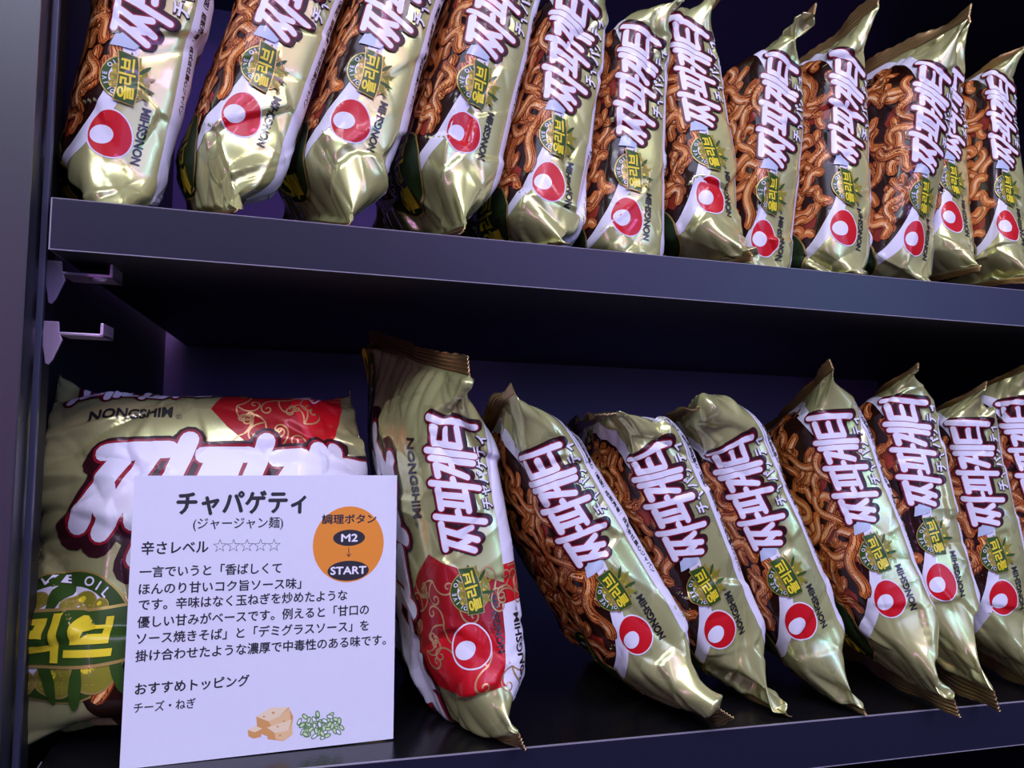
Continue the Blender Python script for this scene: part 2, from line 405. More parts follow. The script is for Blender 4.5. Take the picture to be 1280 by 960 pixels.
# ------------------------------------------------------------------ the pouch
NS, NQ = 230, 300
def smoothstep(x): x = np.clip(x, 0, 1); return x * x * (3 - 2 * x)
def crumple(P, Q, L2, Q0, seed, amp):
    rng = np.random.RandomState(seed); d = np.zeros_like(P); e = L2 - np.abs(P)
    wrap = lambda q: (q + Q0 / 2) % Q0 - Q0 / 2
    # slow swelling
    for _ in range(7):
        kp = rng.uniform(.02, .055); kq = 2 * math.pi * rng.randint(1, 6) / Q0
        d += amp * .35 * np.cos(kp * P + kq * Q + rng.uniform(0, 6.28))
    # sharp creases, more of them near the two ends
    for i in range(64):
        near = i < 36
        pc = (rng.choice([-1, 1]) * (L2 - rng.uniform(4, 46))) if near else rng.uniform(-L2, L2) * .8
        qc = rng.uniform(-45, 95); a = rng.uniform(-.9, .9) if near else rng.uniform(0, math.pi)
        ln = rng.uniform(9, 30); w = rng.uniform(1.3, 5.0); A = rng.uniform(.5, 1.8) * rng.choice([-1, 1]) * amp * (1.15 if near else .62)
        if not near and -25 < qc < 22: A *= .6
        dp = P - pc; dq = wrap(Q - qc); t = dp * math.cos(a) + dq * math.sin(a); s = -dp * math.sin(a) + dq * math.cos(a)
        d += A * np.exp(-np.abs(s) / w) * np.exp(-(t / ln) ** 2)
    # faceted, pulled film near the ends (folded planes)
    pts = np.stack([rng.uniform(-L2, L2, 60), rng.uniform(-Q0 / 2, Q0 / 2, 60)], 1); hgt = rng.uniform(-1, 1, 60); tilt = rng.uniform(-.36, .36, (60, 2))
    best = np.full(P.shape, 1e9); val = np.zeros_like(P)
    for (pc, qc), h0, tl in zip(pts, hgt, tilt):
        dp = P - pc; dq = wrap(Q - qc); r = dp * dp + dq * dq; f = h0 + tl[0] * dp * .5 + tl[1] * dq * .5
        m = r < best; best = np.where(m, r, best); val = np.where(m, f, val)
    for _ in range(2):   # soften the facet borders by a couple of cells
        val = (val + np.roll(val, 1, 1) + np.roll(val, -1, 1) + np.vstack([val[:1], val[:-1]]) + np.vstack([val[1:], val[-1:]])) / 5
    d += val * amp * (.24 + .95 * np.exp(-e / 26))
    # gathers running in from the seals
    ph = rng.uniform(0, 6.28, 2)
    g = np.abs(np.sin(Q * math.pi / 11 + ph[0] + .5 * np.sin(Q * .21 + ph[1]))) - .6
    d += g * amp * 2.0 * np.exp(-e / 13) * smoothstep(e / 4)
    return d * smoothstep(e / 3.0)

def bend(X, z0, kap, az, sgn):
    """Curl everything beyond height z0 (upwards for sgn=1) towards azimuth az with curvature kap (1/mm)."""
    if abs(kap) < 1e-6: return X
    u = np.array([math.cos(az), math.sin(az)]); r = X[..., 0] * u[0] + X[..., 1] * u[1]; z = sgn * (X[..., 2] - z0); on = z > 0
    phi = np.clip(z, 0, None) * kap; c = 1 / kap
    nr = c - (c - r) * np.cos(phi); nz = (c - r) * np.sin(phi)
    dr = np.where(on, nr - r, 0); Y = X.copy()
    Y[..., 0] += dr * u[0]; Y[..., 1] += dr * u[1]; Y[..., 2] = np.where(on, z0 + sgn * nz, X[..., 2]); return Y

def pouch(L=200, T=43, W=104, seal=9, wedge=.35, slope=(.30, .18), seed=1, amp=1.0, kb=1.0, kt=1.0, pk=-48, top=(50, 0, 0), bot=(-55, 0, 0), taper=(38, 38)):
    """Returns film grid (points, mm), its q positions and a warp for the seal fins."""
    L2 = L / 2 - seal
    p = np.linspace(-L2, L2, NS); e = L2 - np.abs(p); tp = np.where(p > 0, taper[1], taper[0])
    x = np.clip(e / tp, 0, 1); a = np.maximum(.35, T / 2 * (1 - (1 - x) ** 1.55)); b = W / 2 + (T / 2 - a) * .55
    n = 1.6 + 2.6 * smoothstep(e / (tp * 1.15))
    th = np.linspace(0, 2 * math.pi, 1601); rng = np.random.RandomState(seed + 77)
    ph1, ph2 = rng.uniform(0, 6.28, 2); G = np.zeros((NS, NQ, 3)); Q0 = None
    cells = np.arange(NQ) / NQ
    for i in range(NS):
        sx, cx_ = np.sin(th), np.cos(th)
        X = -a[i] * np.sign(sx) * np.abs(sx) ** (2 / n[i]); Y = W / 2 - b[i] * np.sign(cx_) * np.abs(cx_) ** (2 / n[i])
        X = X * (1 - wedge * smoothstep((Y - 12) / W))
        s = np.concatenate([[0], np.cumsum(np.hypot(np.diff(X), np.diff(Y)))])
        if i == NS // 2: Q0 = s[-1]
        f = cells * s[-1]; G[i, :, 0] = np.interp(f, s, X); G[i, :, 1] = np.interp(f, s, Y); G[i, :, 2] = p[i]
    Pg = np.repeat(p[:, None], NQ, 1); q = cells * Q0; q = np.where(q > Q0 / 2, q - Q0, q); Qg = np.repeat(q[None], NS, 0)
    def warp(X, edge):
        """edge: 1 at the seals, 0 in the body"""
        X = X.copy(); yy = X[..., 1]; pos = X[..., 2] > 0
        X[..., 0] += edge * np.where(pos, 2.6 * np.sin(yy * .052 + ph1), 2.6 * np.sin(yy * .06 + ph2))
        z = X[..., 2]; t = np.clip(pk - z, 0, None); z = z + (1 - kb) * (t - 13 * (1 - np.exp(-t / 13)))
        t = np.clip(z - 62, 0, None); X[..., 2] = z - (1 - kt) * (t - 5 * (1 - np.exp(-t / 5)))
        z = X[..., 2]; dep = np.clip(X[..., 1], -12, None)
        X[..., 2] = z - slope[0] * dep * smoothstep((z - 25) / 65) + slope[1] * dep * smoothstep((-z - 30) / 60)
        X = bend(X, top[0], top[1], top[2], 1); X = bend(X, bot[0], bot[1], bot[2], -1)
        return X
    # normals before warp, crumple, then warp
    nrm = normals(G); G = G + nrm * crumple(Pg, Qg, L2, Q0, seed, amp)[..., None]
    G = warp(G, np.repeat(np.exp(-(e / 22) ** 2)[:, None], NQ, 1))
    def fin(sgn):
        """thin crimped strip: grid (k, m, 3) for both sides"""
        m = 90; k = 26; b_ = b[0 if sgn < 0 else -1]; yy = np.linspace(W / 2 - b_ + .3, W / 2 + b_ - .3, m); r = np.linspace(-1.0, seal, k)
        Rr, Yy = np.meshgrid(r, yy, indexing='ij')
        zig = np.where((np.arange(m) % 4) < 2, 0, -.6)[None] * (Rr > seal - .5)
        base = np.zeros((k, m, 3)); base[..., 1] = Yy; base[..., 2] = sgn * (L2 + Rr + zig)
        cr = .42 * np.sin(Rr * 2 * math.pi / 1.9) * smoothstep((Rr) / 1.5)
        rg = np.random.RandomState(seed + 9); wob = 1.6 * np.sin(Yy * .11 + rg.uniform(0, 6)) * np.clip(Rr / seal, 0, 1) + 1.0 * np.sin(Yy * .23 + rg.uniform(0, 6)) * np.clip(Rr / seal, 0, 1)
        A = base.copy(); A[..., 0] = cr + wob + .28; B = base.copy(); B[..., 0] = cr + wob - .28
        return warp(A, np.ones((k, m))), warp(B, np.ones((k, m)))
    return G, p, Q0, fin

def normals(G):
    dp = np.gradient(G, axis=0); dq = (np.roll(G, -1, 1) - np.roll(G, 1, 1))
    n = np.cross(dp, dq); l = np.linalg.norm(n, axis=2, keepdims=True); n = n / np.maximum(l, 1e-9)
    # outward: spine normal must look to -y
    if n[G.shape[0] // 2, 0, 1] > 0: n = -n
    return n

def rot(yaw, pit, lean):
    cy, sy = math.cos(yaw), math.sin(yaw); Z = np.array([[cy, -sy, 0], [sy, cy, 0], [0, 0, 1]])
    c, s = math.cos(pit), math.sin(pit); Xr = np.array([[1, 0, 0], [0, c, -s], [0, s, c]])
    c, s = math.cos(lean), math.sin(lean); Y = np.array([[c, 0, s], [0, 1, 0], [-s, 0, c]])
    return Z @ Xr @ Y

def make_pack(name, art, pose, shelf_z, R=None, floor_pad=.6, planes=(), **kw):
    """Film with its print as one mesh, two crimped seals, all under an Empty at the pack's base."""
    G, p, Q0, fin = pouch(**kw)
    Rm = rot(*[math.radians(a) for a in pose[3:]]) if R is None else R
    T = np.array(pose[:3], float)
    def place(X):
        Y = X @ Rm.T + T
        lo = shelf_z + floor_pad           # film resting on the board flattens against it
        for pt, nv in planes:              # packs press flat against each other
            d = (Y - pt) @ nv; lim = -1.0 - 3; t = np.maximum(0, d - lim)
            Y = Y + ((np.where(d > lim, lim + 3 * (1 - np.exp(-t / 3)), d) - d))[..., None] * nv
        z = Y[..., 2]; t = np.maximum(0, lo + 4 - z); Y[..., 2] = np.where(z < lo + 4, lo + 4 * np.exp(-t / 4) + .02 * t, z)
        return Y
    G = place(G)
    n = normals(G)
    if (n[NS // 2, 0] @ (Rm @ np.array([0, -1, 0]))) < 0: n = -n
    base = np.array([T[0], T[1], shelf_z]); root = empty(name, base * MM)
    # film faces
    i, j = np.meshgrid(np.arange(NS - 1), np.arange(NQ), indexing='ij'); j2 = (j + 1) % NQ
    quads = np.stack([i * NQ + j, i * NQ + j2, (i + 1) * NQ + j2, (i + 1) * NQ + j], -1).reshape(-1, 4)
    fn = np.cross(G[NS // 2 + 1, 0] - G[NS // 2, 0], G[NS // 2, 1] - G[NS // 2, 0])
    if fn @ n[NS // 2, 0] > 0: quads = quads[:, ::-1]
    # print laid onto the film
    pa = np.clip((art.v[:, 0] - p[0]) / (p[1] - p[0]), 0, NS - 1.001); qa = (art.v[:, 1] / Q0 * NQ) % NQ
    i0 = pa.astype(int); fi = (pa - i0)[:, None]; j0 = qa.astype(int) % NQ; fj = (qa - np.floor(qa))[:, None]; j1 = (j0 + 1) % NQ
    bil = lambda A: (A[i0, j0] * (1 - fi) * (1 - fj) + A[i0 + 1, j0] * fi * (1 - fj) + A[i0, j1] * (1 - fi) * fj + A[i0 + 1, j1] * fi * fj)
    nn = bil(n); nn /= np.linalg.norm(nn, axis=1, keepdims=True) + 1e-9
    PV = bil(G) + nn * (art.h[:, None] + .03)
    V = (np.concatenate([G.reshape(-1, 3), PV]) - base) * MM
    names = ['gold'] + sorted(set(art.m)); lut = {k: a for a, k in enumerate(names)}
    idx = np.concatenate([np.zeros(len(quads), int), [lut[m] for m in art.m]])
    mesh_obj('pouch', V, art.t + NS * NQ, [M[k] for k in names], idx, root, True, quads)
    for sgn in (1, -1):
        A, B = [place(a) for a in fin(sgn)]; k, m = A.shape[:2]; V = np.concatenate([A.reshape(-1, 3), B.reshape(-1, 3)])
        ii, jj = np.meshgrid(np.arange(k - 1), np.arange(m - 1), indexing='ij'); q1 = np.stack([ii * m + jj, ii * m + jj + 1, (ii + 1) * m + jj + 1, (ii + 1) * m + jj], -1).reshape(-1, 4)
        q2 = (q1 + k * m)[:, ::-1]; r_ = np.arange(m - 1); c_ = np.arange(k - 1)
        e1 = np.stack([(k - 1) * m + r_, (k - 1) * m + r_ + 1, k * m + (k - 1) * m + r_ + 1, k * m + (k - 1) * m + r_], -1)
        e2 = np.stack([c_ * m, (c_ + 1) * m, k * m + (c_ + 1) * m, k * m + c_ * m], -1); e3 = e2 + (m - 1)
        mesh_obj('seal', (V - base) * MM, None, [M['goldstrip']], None, root, True, np.concatenate([q1, q2, e1, e2, e3]))
    return root

# ------------------------------------------------------------------ cabinet
ZU = 230.2; LIP = 20.4; LIP2 = 23.6; BACK = 520; WL = -106; XR = 760
M['panel'] = mat('dark_satin_laminate', (0.014, 0.0165, 0.021), 0.38, 0, 0, 1.0, noise=0.15, nscale=400, bump=0.05)
M['board'] = mat('black_board_laminate', (0.013, 0.013, 0.030), 0.36, 0, 0, 0.45, noise=0.12, nscale=500, bump=0.04)
M['top'] = mat('speckled_black_board_top', (0.006, 0.006, 0.007), 0.22, 0, 0, 0.5, noise=0.9, nscale=700, bump=0.12)
M['under'] = mat('black_board_underside', (0.010, 0.009, 0.012), 0.5)
M['edge_line'] = mat('worn_board_edge', (0.30, 0.28, 0.33), 0.4)
M['back'] = mat('dark_purple_back_panel', (0.30, 0.18, 0.50), 0.5, noise=0.1, nscale=20)
M['inner'] = mat('black_inner_side', (0.012, 0.012, 0.016), 0.5)
M['steel'] = mat('zinc_steel', (0.78, 0.62, 0.80), 0.38, 0.75, noise=0.1, nscale=80)
M['upright'] = mat('blue_grey_upright', (0.055, 0.060, 0.10), 0.35, 0.3)
M['slot'] = mat('slot_black', (0.004, 0.004, 0.005), 0.6)

cab = empty('display_cabinet', (-.1, 0, -.12))
tag(cab, 'dark grey shop display cabinet that holds the shelves of noodle packs', 'cabinet')
def at_parent(o, par): o.parent = par; o.matrix_parent_inverse = Matrix.Translation(par.location).inverted(); return o
def cpart(o): return at_parent(o, cab)
cpart(box('side_panel', (-420, -6, -120), (-92, 14, 560), M['panel'], bevel=.7))
cpart(box('inner_side', (-130, 14, -120), (WL, BACK, 560), M['inner']))
up = cpart(box('upright_post', (WL, 18, -120), (-94.2, 42, 560), M['slot']))
bm = bmesh.new()
add_box(bm, (-91.2, 6, -120), (-88.8, 9, 560)); add_box(bm, (-104, 20, -120), (-93.5, 22, 560))
o = bm_obj('upright_channel', bm, M['upright'], bevel=.0005); cpart(o)
cpart(box('back_panel', (-130, BACK, -120), (XR, BACK + 12, 560), M['back']))
cpart(box('far_side', (XR, -6, -120), (XR + 18, BACK, 560), M['panel']))
cpart(box('base_panel', (-130, 0, -130), (XR, BACK, -120), M['inner']))
cpart(box('top_panel', (-420, -6, 560), (XR + 18, BACK + 12, 578), M['panel']))

def shelf(z, lip, label):
    e = empty('shelf_board', (.2, 0, (z - lip) * MM)); tag(e, label, 'shelf')
    x0 = -86
    at_parent(box('board', (x0, 1.2, z - lip + .2), (XR - 2, BACK - 2, z), M['top']), e)
    at_parent(box('front_edge', (x0, 0, z - lip + .35), (XR - 2, 1.2, z - .15), M['board'], bevel=.25), e)
    at_parent(box('edge_strip', (x0, -.15, z - lip), (XR - 2, 1.2, z - lip + .35), M['edge_line']), e)
    at_parent(box('edge_strip', (x0, -.15, z - .15), (XR - 2, 1.2, z + .12), M['edge_line']), e)
    at_parent(box('end_edge', (x0 - .5, -.1, z - lip), (x0, 30, z + .1), M['edge_line']), e)
    at_parent(box('underside', (x0, 1.2, z - lip), (XR - 2, BACK - 2, z - lip + .2), M['under']), e)
    return e
shelf(ZU, LIP, 'upper dark shelf board carrying the row of gold noodle packs')
shelf(0, LIP2, 'lower black shelf board under the card, big bag and leaning packs')

def clip(zt, y, arm, screw, label):
    e = empty('shelf_bracket', (-.092, y * MM, zt * MM)); tag(e, label, 'bracket', 'steel clips on the slotted upright')
    bm = bmesh.new()
    pts = [(-93.4, 1.5), (-87.6, 1.5), (-87.2, -3.2), (-86.0, -6.2), (-89.2, -14.5), (-90.8, -16.8), (-92.0, -16.2), (-92.6, -12), (-93.4, -8)]
    f = bm.faces.new([bm.verts.new((x * MM, (y - 1) * MM, (zt + z) * MM)) for x, z in pts])
    r = bmesh.ops.extrude_face_region(bm, geom=[f])
    for v in [g for g in r['geom'] if isinstance(g, bmesh.types.BMVert)]: v.co.y += .0016
    at_parent(bm_obj('hook_plate', bm, M['steel'], bevel=.0003), e)
    bm = bmesh.new(); add_box(bm, (-88, y - 1, zt - 4.0), (-88 + arm, y + 22, zt - 2.8)); add_box(bm, (-88 + arm - 1.2, y - 1, zt - 4.0), (-88 + arm, y + 22, zt + 1.8))
    at_parent(bm_obj('support_arm', bm, M['steel'], bevel=.0003), e)
    if screw:
        bm = bmesh.new(); bmesh.ops.create_uvsphere(bm, u_segments=20, v_segments=10, radius=.0036)
        for v in bm.verts: v.co = Vector((v.co.x + (-88 + arm * .68) * MM, v.co.y + (y + 4) * MM, v.co.z * .45 + (zt - 4.2) * MM))
        at_parent(bm_obj('screw', bm, M['steel'], smooth=True), e)
    return e
clip(208.0, 27, 20, True, 'steel shelf clip with a screw, directly below the upper shelf end')
clip(182.5, 27, 17.5, False, 'smaller empty steel clip below the other one on the upright')

# ------------------------------------------------------------------ packs
ARTS = [art_single(s) for s in (11, 12, 13)]
RED = art_red()
UG, LG = 'noodle packs on the upper shelf', 'noodle packs on the lower shelf'
K = 1 / 38.
# name: x, y, z (mm, centre of spine), yaw, pitch, lean, squash of the bottom, curl of top (height, curvature, azimuth), curl of bottom
UP = [
 (-57.1, 21.4, 303.6, 18.2, 3.6, 7.7,  .62, (60, 0, 0), (-60, 0, 0), 'gold noodle pack at the left end of the upper shelf, against the dark panel'),
 (.1, 21.7, 315.5, 17.0, -2.1, 16.4,   .80, (60, 0, 0), (-60, 0, 0), 'second gold noodle pack from the left end of the upper shelf, most tilted of them'),
 (46.3, 21.2, 319.7, 15.4, 1.1, 14.4,  .88, (60, 0, 0), (-60, 0, 0), 'third upper noodle pack, its gold end folded to a clean V point'),
 (97.1, 21.1, 322.5, 14.4, -1.2, 12.0, .90, (60, 0, 0), (-60, 0, 0), 'fourth upper noodle pack, smooth gold end with a rainbow glint below the logo'),
 (138., 22.1, 303.5, 14.3, -5.4, 10.1, .45, (60, 0, 0), (-60, 0, 0), 'fifth upper noodle pack from the left, its bottom crumpled across the logo'),
 (178.5, 23.8, 292.4, 13.9, -3.6, 5.4, .20, (66, 1 / 20., .2), (-60, 0, 0), 'sixth upper noodle pack, set low with its top end folded over'),
 (221., 28.9, 308.4, 13.9, -12.7, 0.5, .50, (58, 1 / 30., .1), (-60, 0, 0), 'seventh upper noodle pack, narrow, curling right at its gold top'),
 (261., 23.2, 289.5, 13.9, 0.4, 6.2,   .20, (72, 1 / 30., 0), (-60, 0, 0), 'eighth upper noodle pack from the left end, standing low behind the shelf edge'),
 (308., 22.4, 297.7, 14.0, -5.4, 8.3,  .38, (80, 0, 0), (-60, 0, 0), 'ninth upper noodle pack, its gold top rising to a sharp peak'),
 (360., 21.5, 297.9, 15.7, 0.2, 7.7,   .32, (80, 1 / 60., 0.), (-60, 0, 0), 'tenth upper noodle pack, showing the widest picture of noodles'),
 (398., 40.3, 316., 14.2, -9.0, 9.5,   .42, (80, 0, 0), (-60, 0, 0), 'eleventh upper noodle pack, half hidden behind its wider left neighbour'),
 (434., 33.6, 313., 13.4, -8.7, 9.1,   .42, (76, 1 / 50., 0), (-60, 0, 0), 'last gold noodle pack at the right end of the upper shelf'),
]
KT = {7: .55, 11: .45, 23: .62, 24: .30, 25: .35, 26: .40}          # how far each top end is pushed down
def between(a, b, wa=.5):
    """plane that parts two neighbouring packs, as (point, normal towards b)"""
    Ra, Rb_ = [rot(*[math.radians(v) for v in q[3:6]]) for q in (a, b)]
    up_ = Ra[:, 2] + Rb_[:, 2]; dp_ = Ra[:, 1] + Rb_[:, 1]; nv = np.cross(dp_, up_); nv /= np.linalg.norm(nv)
    if nv[0] < 0: nv = -nv
    return np.array(a[:3]) * (1 - wa) + np.array(b[:3]) * wa, nv
def parting(L, i):
    o = []
    if i + 1 < len(L): o.append(between(L[i], L[i + 1]))
    if i > 0: p_, n_ = between(L[i - 1], L[i]); o.append((p_, -n_))
    return o
for i, (x, y, z, yw, pt, ln, kb, tp, bt, lab) in enumerate(UP):
    r = make_pack('noodle_pack', ARTS[i % 3], (x, y, z, yw, pt, ln), ZU, planes=parting(UP, i), seed=100 + i * 7, T=46, kb=kb, kt=KT.get(i, 1.0), pk=-48, top=tp, bot=bt, amp=1.05)
    tag(r, lab, 'noodle pack', UG)
LOW = [
 (158.4, 9.3, 84.8, 2.7, -4.6, -31.6, 1.0, (60, 1 / 52., math.pi), (-66, 1 / 60., -.9), 'noodle pack beside the red one, leaning hardest, gold seal end on the shelf'),
 (212.5, 14., 84.5, 1.2, 1.8, -27.3, 1.0, (54, 1 / 34., math.pi), (-66, 0, 0), 'lower noodle pack with its yellow-gold top seal folded left'),
 (259.5, 13.9, 87.9, -1.4, -1.6, -25.9, 1.0, (55, 1 / 31., math.pi), (-66, 0, 0), 'lower noodle pack with an unbroken red logo and long silver end, third leaning one'),
 (317.8, 13.2, 99.5, -5.1, -8.1, -17.5, 1.12, (80, 0, 0), (-66, 0, 0), 'lower noodle pack whose gold top stands up in a tall point'),
 (361.4, 16.2, 107., -4.5, -9.7, -8.5, 1.2, (72, 1 / 70., 0), (-66, 0, 0), 'lower noodle pack right of the tall-pointed one, pink glint near its end'),
 (405.8, 15.7, 96.2, -2.2, -2.5, -13.5, 1.05, (66, 1 / 34., .2), (-66, 0, 0), 'lower noodle pack second from the right, top folded over'),
 (446.1, 16.4, 110.5, 2.2, -5.1, -15., 1.1, (80, 0, 0), (-66, 0, 0), 'lower noodle pack at the right edge, cut off by the picture'),
]
APOSE = (93.9, 13.1, 86.6, 10., -7., -7.3)
pA, nA = between(APOSE, LOW[0], .56)
for i, (x, y, z, yw, pt, ln, kb, tp, bt, lab) in enumerate(LOW):
    r = make_pack('noodle_pack', ARTS[(i + 1) % 3], (x, y, z, yw, pt, ln), 0, planes=parting(LOW, i) + ([(pA, -nA)] if i == 0 else []), seed=300 + i * 11, T=48, kb=kb, kt=KT.get(20 + i, 1.0), top=tp, bot=bt, amp=1.05)
    tag(r, lab, 'noodle pack', LG)
r = make_pack('noodle_pack', RED, APOSE, 0, planes=[(pA, nA)], slope=(-.30, -.08), seed=411, L=188, T=50, W=108, kb=.97, top=(70, 0, 0), bot=(-66, 1 / 70., -1.2), amp=1.1)
tag(r, 'upright gold and red noodle pack standing right of the white card', 'noodle pack', LG)
Rb = np.array([[0, 0, -1], [1, 0, 0], [0, -1, 0]], float)
ct, st = math.cos(math.radians(-19)), math.sin(math.radians(-19)); Rb = np.array([[1, 0, 0], [0, ct, -st], [0, st, ct]]) @ Rb
RA = rot(*[math.radians(v) for v in APOSE[3:]]); pB = np.array(APOSE[:3]) - RA[:, 0] * 26.5      # lying on its long side, front to the shopper
r = make_pack('noodle_bag', RED, (-27, 92, 151, 0, 0, 0), 0, R=Rb, planes=[(pB, RA[:, 0]), (np.array([-104., 0, 0]), np.array([-1., 0, 0]))], slope=(0, 0), wedge=.0, seed=520, L=172, T=54, W=150, seal=8, amp=1.2, top=(60, 1 / 60., 0.0), bot=(-62, 1 / 60., 0.0))
tag(r, 'big gold and red noodle bag lying behind the white card', 'noodle bag')

# ------------------------------------------------------------------ the card
M['paper'] = mat('white_card_paper', (0.72, 0.745, 0.80), 0.7, noise=0.02, nscale=300)
M['ink'] = mat('card_black_ink', (0.016, 0.015, 0.022), 0.6)
M['orange'] = mat('card_orange_ink', (0.80, 0.27, 0.018), 0.6)
M['pwhite'] = mat('card_white_ink', (0.84, 0.83, 0.88), 0.6)
M['cheese'] = mat('cheese_ink', (0.80, 0.55, 0.25), 0.6)
M['cheese2'] = mat('cheese_side_ink', (0.66, 0.34, 0.10), 0.6)
M['cheese3'] = mat('cheese_top_ink', (0.84, 0.70, 0.42), 0.6)
M['on1'] = mat('onion_green_ink', (0.10, 0.24, 0.07), 0.6)
M['on2'] = mat('onion_pale_ink', (0.60, 0.74, 0.42), 0.6)
CW, CH = 113.5, 120.0
def homography(src, dst):
    A = []
    for (x, y), (u, v) in zip(src, dst): A += [[x, y, 1, 0, 0, 0, -u * x, -u * y], [0, 0, 0, x, y, 1, -v * x, -v * y]]
    h = np.linalg.solve(np.array(A, float), np.array([c for d in dst for c in d], float)); return np.append(h, 1).reshape(3, 3)
# the card's own layout, laid out on a 934 x 960 grid whose corners are these
HC = homography([(65, 26), (921, 34), (914, 872), (26, 968)], [(0, CH), (CW, CH), (CW, 0), (0, 0)])
def cw(x, y): w = HC @ np.array([x, y, 1.]); return w[:2] / w[2]
CA = Art()
def ctext(s, xl, xr, yl, yr, size, bold=.0, m='ink', h=.25, fat=.05):
    a = cw(xl, yl); b = cw(xr, yr); d = b - a
    put_text(CA, s, size, *((a + b) / 2), m, h, bold, rot=math.atan2(d[1], d[0]) * .6, width=float(np.hypot(*d)), fat=fat)
ctext('チャパゲティ', 206, 625, 116, 116, 11, 0, fat=.38)
ctext('(ジャージャン麺)', 259, 552, 184, 184, 5.4)
ctext('辛さレベル', 91, 309, 259, 256, 6.0, 0, fat=.13)
for i in range(5):
    c = cw(347 + 44 * i, 254); o1 = []; r1, r2 = 3.0, 1.2
    for k in range(10):
        a = math.pi / 2 + k * math.pi / 5; rr = r1 if k % 2 == 0 else r2; o1.append((c[0] + rr * math.cos(a), c[1] + rr * math.sin(a)))
    o2 = [(c[0] + (x - c[0]) * .84, c[1] + (y - c[1]) * .84) for x, y in o1]; CA.add(*ring(o1, o2), 'ink', .25)
for s, xl, xr, yl, yr in (('一言でいうと「香ばしくて', 86, 548, 334, 327), ('ほんのり甘いコク旨ソース味」', 84, 612, 389, 377), ('です。辛味はなく玉ねぎを炒めたような', 84, 762, 440, 415), ('優しい甘みがベースです。例えると「甘口の', 80, 832, 496, 461), ('ソース焼きそば」と「デミグラスソース」を', 78, 832, 548, 512), ('掛け合わせたような濃厚で中毒性のある味です。', 75, 888, 604, 558)):
    ctext(s, xl, xr, yl, yr, 5.1, 0, fat=.10)
ctext('おすすめトッピング', 75, 446, 710, 684, 5.2, 0, fat=.12)
ctext('チーズ・ねぎ', 71, 272, 770, 755, 4.6, 0, fat=.06)
cc = cw(766, 252); CA.add(*poly(ellipse(*cc, 16.2, 17.2, 60), 6), 'orange', .2)
ctext('調理ボタン', 679, 854, 172, 172, 4.6, 0, h=.28, fat=.14)
for (x, y, rx, ry) in ((767, 232, 7.3, 3.7), (765, 337, 9.4, 4.5)): CA.add(*poly(ellipse(*cw(x, y), rx, ry, 40), 5), 'ink', .28)
ctext('M2', 742, 794, 232, 232, 4.8, .0, 'pwhite', .34, fat=.16); ctext('START', 708, 822, 337, 335, 4.8, .0, 'pwhite', .34, fat=.16)
a, b = cw(766, 264), cw(766, 292); CA.add(*poly(capsule(a, b, .35, 2)), 'ink', .28)
for dx in (-.9, .9): CA.add(*poly(capsule(b, (b[0] + dx, b[1] + 1.2), .35, 2)), 'ink', .281)
def cpoly(pts, m, h): CA.add(*poly([cw(*q) for q in pts], 6), m, h)
cpoly([(470, 800), (515, 772), (575, 770), (590, 800), (585, 855), (505, 862), (475, 850)], 'cheese2', .2)
cpoly([(470, 800), (515, 772), (575, 770), (545, 800), (510, 815)], 'cheese3', .22)
cpoly([(510, 815), (545, 800), (578, 772), (582, 812), (520, 840)], 'cheese', .23)
cpoly([(505, 835), (585, 810), (588, 858), (560, 878), (508, 872)], 'cheese2', .24); cpoly([(505, 835), (585, 810), (575, 845), (530, 852)], 'cheese3', .26); cpoly([(530, 852), (575, 845), (588, 815), (588, 858), (560, 878), (534, 872)], 'cheese', .27)
cpoly([(443, 842), (468, 830), (490, 838), (486, 864), (462, 870), (445, 862)], 'cheese2', .24); cpoly([(443, 842), (468, 830), (490, 838), (466, 850)], 'cheese3', .26)
for x, y, r in ((495, 800, 4), (525, 788, 5), (548, 860, 4), (560, 815, 4), (540, 832, 4), (515, 825, 3)): CA.add(*poly(ellipse(*cw(x, y), r * .13, r * .1, 12)), 'cheese2', .29)
rg = random.Random(8)
for i in range(62):
    t = rg.random() * 6.28; r = rg.random() ** .6; x = 678 + 72 * r * math.cos(t); y = 828 + 40 * r * math.sin(t); c = cw(x, y); ro = rg.uniform(0, 3)
    CA.add(*poly(ellipse(*c, 1.7, .95, 14, ro)), 'on1', .2 + .004 * i)
    CA.add(*poly(ellipse(*c, 1.15, .55, 12, ro)), 'on2' if i % 3 else 'pwhite', .202 + .004 * i)
CA.done()
cu = np.array([113.3, 6.4, .6]); cu /= np.linalg.norm(cu); cv = np.array([-1.6, 9.5, 118.]); cv -= cu * (cu @ cv); cv /= np.linalg.norm(cv); cn = np.cross(cu, cv)
C0 = np.array([-54.2, 15.0, .1])
TH = .7
bx = [(0, 0), (CW, 0), (CW, CH), (0, CH)]
V = [C0 + cu * x + cv * y for x, y in bx] + [C0 + cu * x + cv * y - cn * TH for x, y in bx]
PV = C0 + CA.v[:, :1] * cu + CA.v[:, 1:] * cv + cn * (CA.h[:, None] * .35)
names = ['paper'] + sorted(set(CA.m)); lut = {k: a for a, k in enumerate(names)}
Q4 = [(0, 1, 2, 3), (7, 6, 5, 4), (0, 4, 5, 1), (1, 5, 6, 2), (2, 6, 7, 3), (3, 7, 4, 0)]
card = mesh_obj('info_card', np.concatenate([np.array(V), PV]) * MM, CA.t + 8, [M[k] for k in names], [0] * 6 + [lut[m] for m in CA.m], None, False, Q4)
tag(card, 'white printed card with black Japanese writing and an orange disc', 'card')

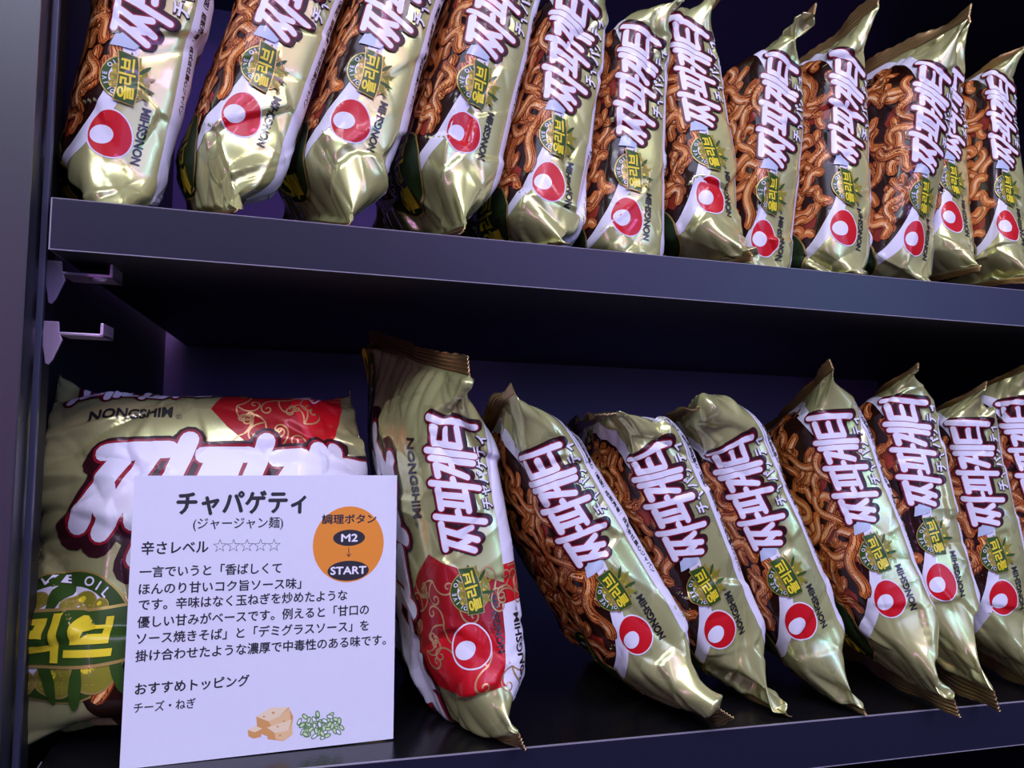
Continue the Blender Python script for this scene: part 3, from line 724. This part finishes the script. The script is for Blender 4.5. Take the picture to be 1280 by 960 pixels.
# ------------------------------------------------------------------ light
def area(name, loc, aim, sx, sy, col, power, spread=180):
    l = bpy.data.lights.new(name, 'AREA'); l.shape = 'RECTANGLE'; l.size = sx; l.size_y = sy; l.color = col; l.energy = power; l.spread = math.radians(spread)
    o = bpy.data.objects.new(name, l); COL.objects.link(o); o.location = loc
    o.rotation_euler = (Vector(aim) - Vector(loc)).to_track_quat('-Z', 'Y').to_euler(); return o
area('ceiling_light', (-.25, -1.6, 1.75), (.15, 0, .2), 2.6, .9, (.62, .69, 1.0), 42)
area('highlight_strip', (.65, -.95, 1.1), (.3, 0, .2), .9, .05, (.84, .86, 1.0), 4.6)  # white strip added out of view for small bright highlights on the film
area('highlight_strip', (-.5, -.9, .95), (.0, 0, .25), .7, .05, (.86, .92, 1.0), 2.8)  # second strip added for the same film highlights, from the left
area('violet_fill', (1.3, -1.7, .55), (.2, 0, .2), 1.6, .6, (.36, .38, 1.0), 9)  # soft violet-blue light added for the bluish sheen on the shelf edge
area('glint_strip', (.35, -1.0, 1.02), (.2, 0, .2), .9, .012, (1.0, .25, .75), 2.4)  # pink strip added only for coloured glints on the foil
area('glint_strip', (.55, -.85, .62), (.25, 0, .2), .6, .012, (.60, .30, 1.0), 1.2)  # violet strip added for glints along the creases
area('glint_strip', (.95, -.9, .35), (.25, 0, .2), .012, .5, (.25, .85, 1.0), .7)  # upright cyan strip added to tint the foil glints
area('glint_strip', (-.6, -1.1, .1), (.1, 0, .15), .012, .8, (.75, .32, 1.0), 1.5)  # upright violet strip on the left, added for more coloured glints

w = bpy.data.worlds.new('store_glow'); S.world = w; w.use_nodes = True
nt = w.node_tree; bg = nt.nodes['Background']
tc = nt.nodes.new('ShaderNodeTexCoord'); sp = nt.nodes.new('ShaderNodeSeparateXYZ'); nt.links.new(tc.outputs['Generated'], sp.inputs[0])
ramp = nt.nodes.new('ShaderNodeValToRGB'); mr = nt.nodes.new('ShaderNodeMapRange'); mr.inputs['From Min'].default_value = -1; mr.inputs['From Max'].default_value = 1
nt.links.new(sp.outputs['Z'], mr.inputs['Value']); nt.links.new(mr.outputs['Result'], ramp.inputs[0])
el = ramp.color_ramp.elements; el[0].position = .30; el[0].color = (.012, .008, .022, 1); el[1].position = .80; el[1].color = (.24, .24, .30, 1)
e2 = el.new(.52); e2.color = (.06, .045, .10, 1)
nt.links.new(ramp.outputs[0], bg.inputs['Color']); bg.inputs['Strength'].default_value = 0.7

# ------------------------------------------------------------------ camera
YAW, PITCH, ROLL = 0.28944741826902215, 0.03762295500080969, 0.03135713723681732
cy, sy, cp, sp_ = math.cos(YAW), math.sin(YAW), math.cos(PITCH), math.sin(PITCH)
f = np.array([sy * cp, cy * cp, sp_]); r = np.array([cy, -sy, 0]); u = np.cross(r, f)
r2 = math.cos(ROLL) * r + math.sin(ROLL) * u; u2 = -math.sin(ROLL) * r + math.cos(ROLL) * u
cam = bpy.data.cameras.new('camera'); cam.sensor_fit = 'HORIZONTAL'; cam.sensor_width = 36; cam.lens = 36 * 1000 / 1280; cam.clip_start = .01
co = bpy.data.objects.new('camera', cam); COL.objects.link(co)
co.matrix_world = Matrix(((r2[0], u2[0], -f[0], 0), (r2[1], u2[1], -f[1], -.35), (r2[2], u2[2], -f[2], .1510588705), (0, 0, 0, 1)))
S.camera = co
S.view_settings.view_transform = 'Standard'; S.view_settings.look = 'None'; S.view_settings.gamma = 1; S.view_settings.exposure = 0.0
S.view_settings.use_curve_mapping = False
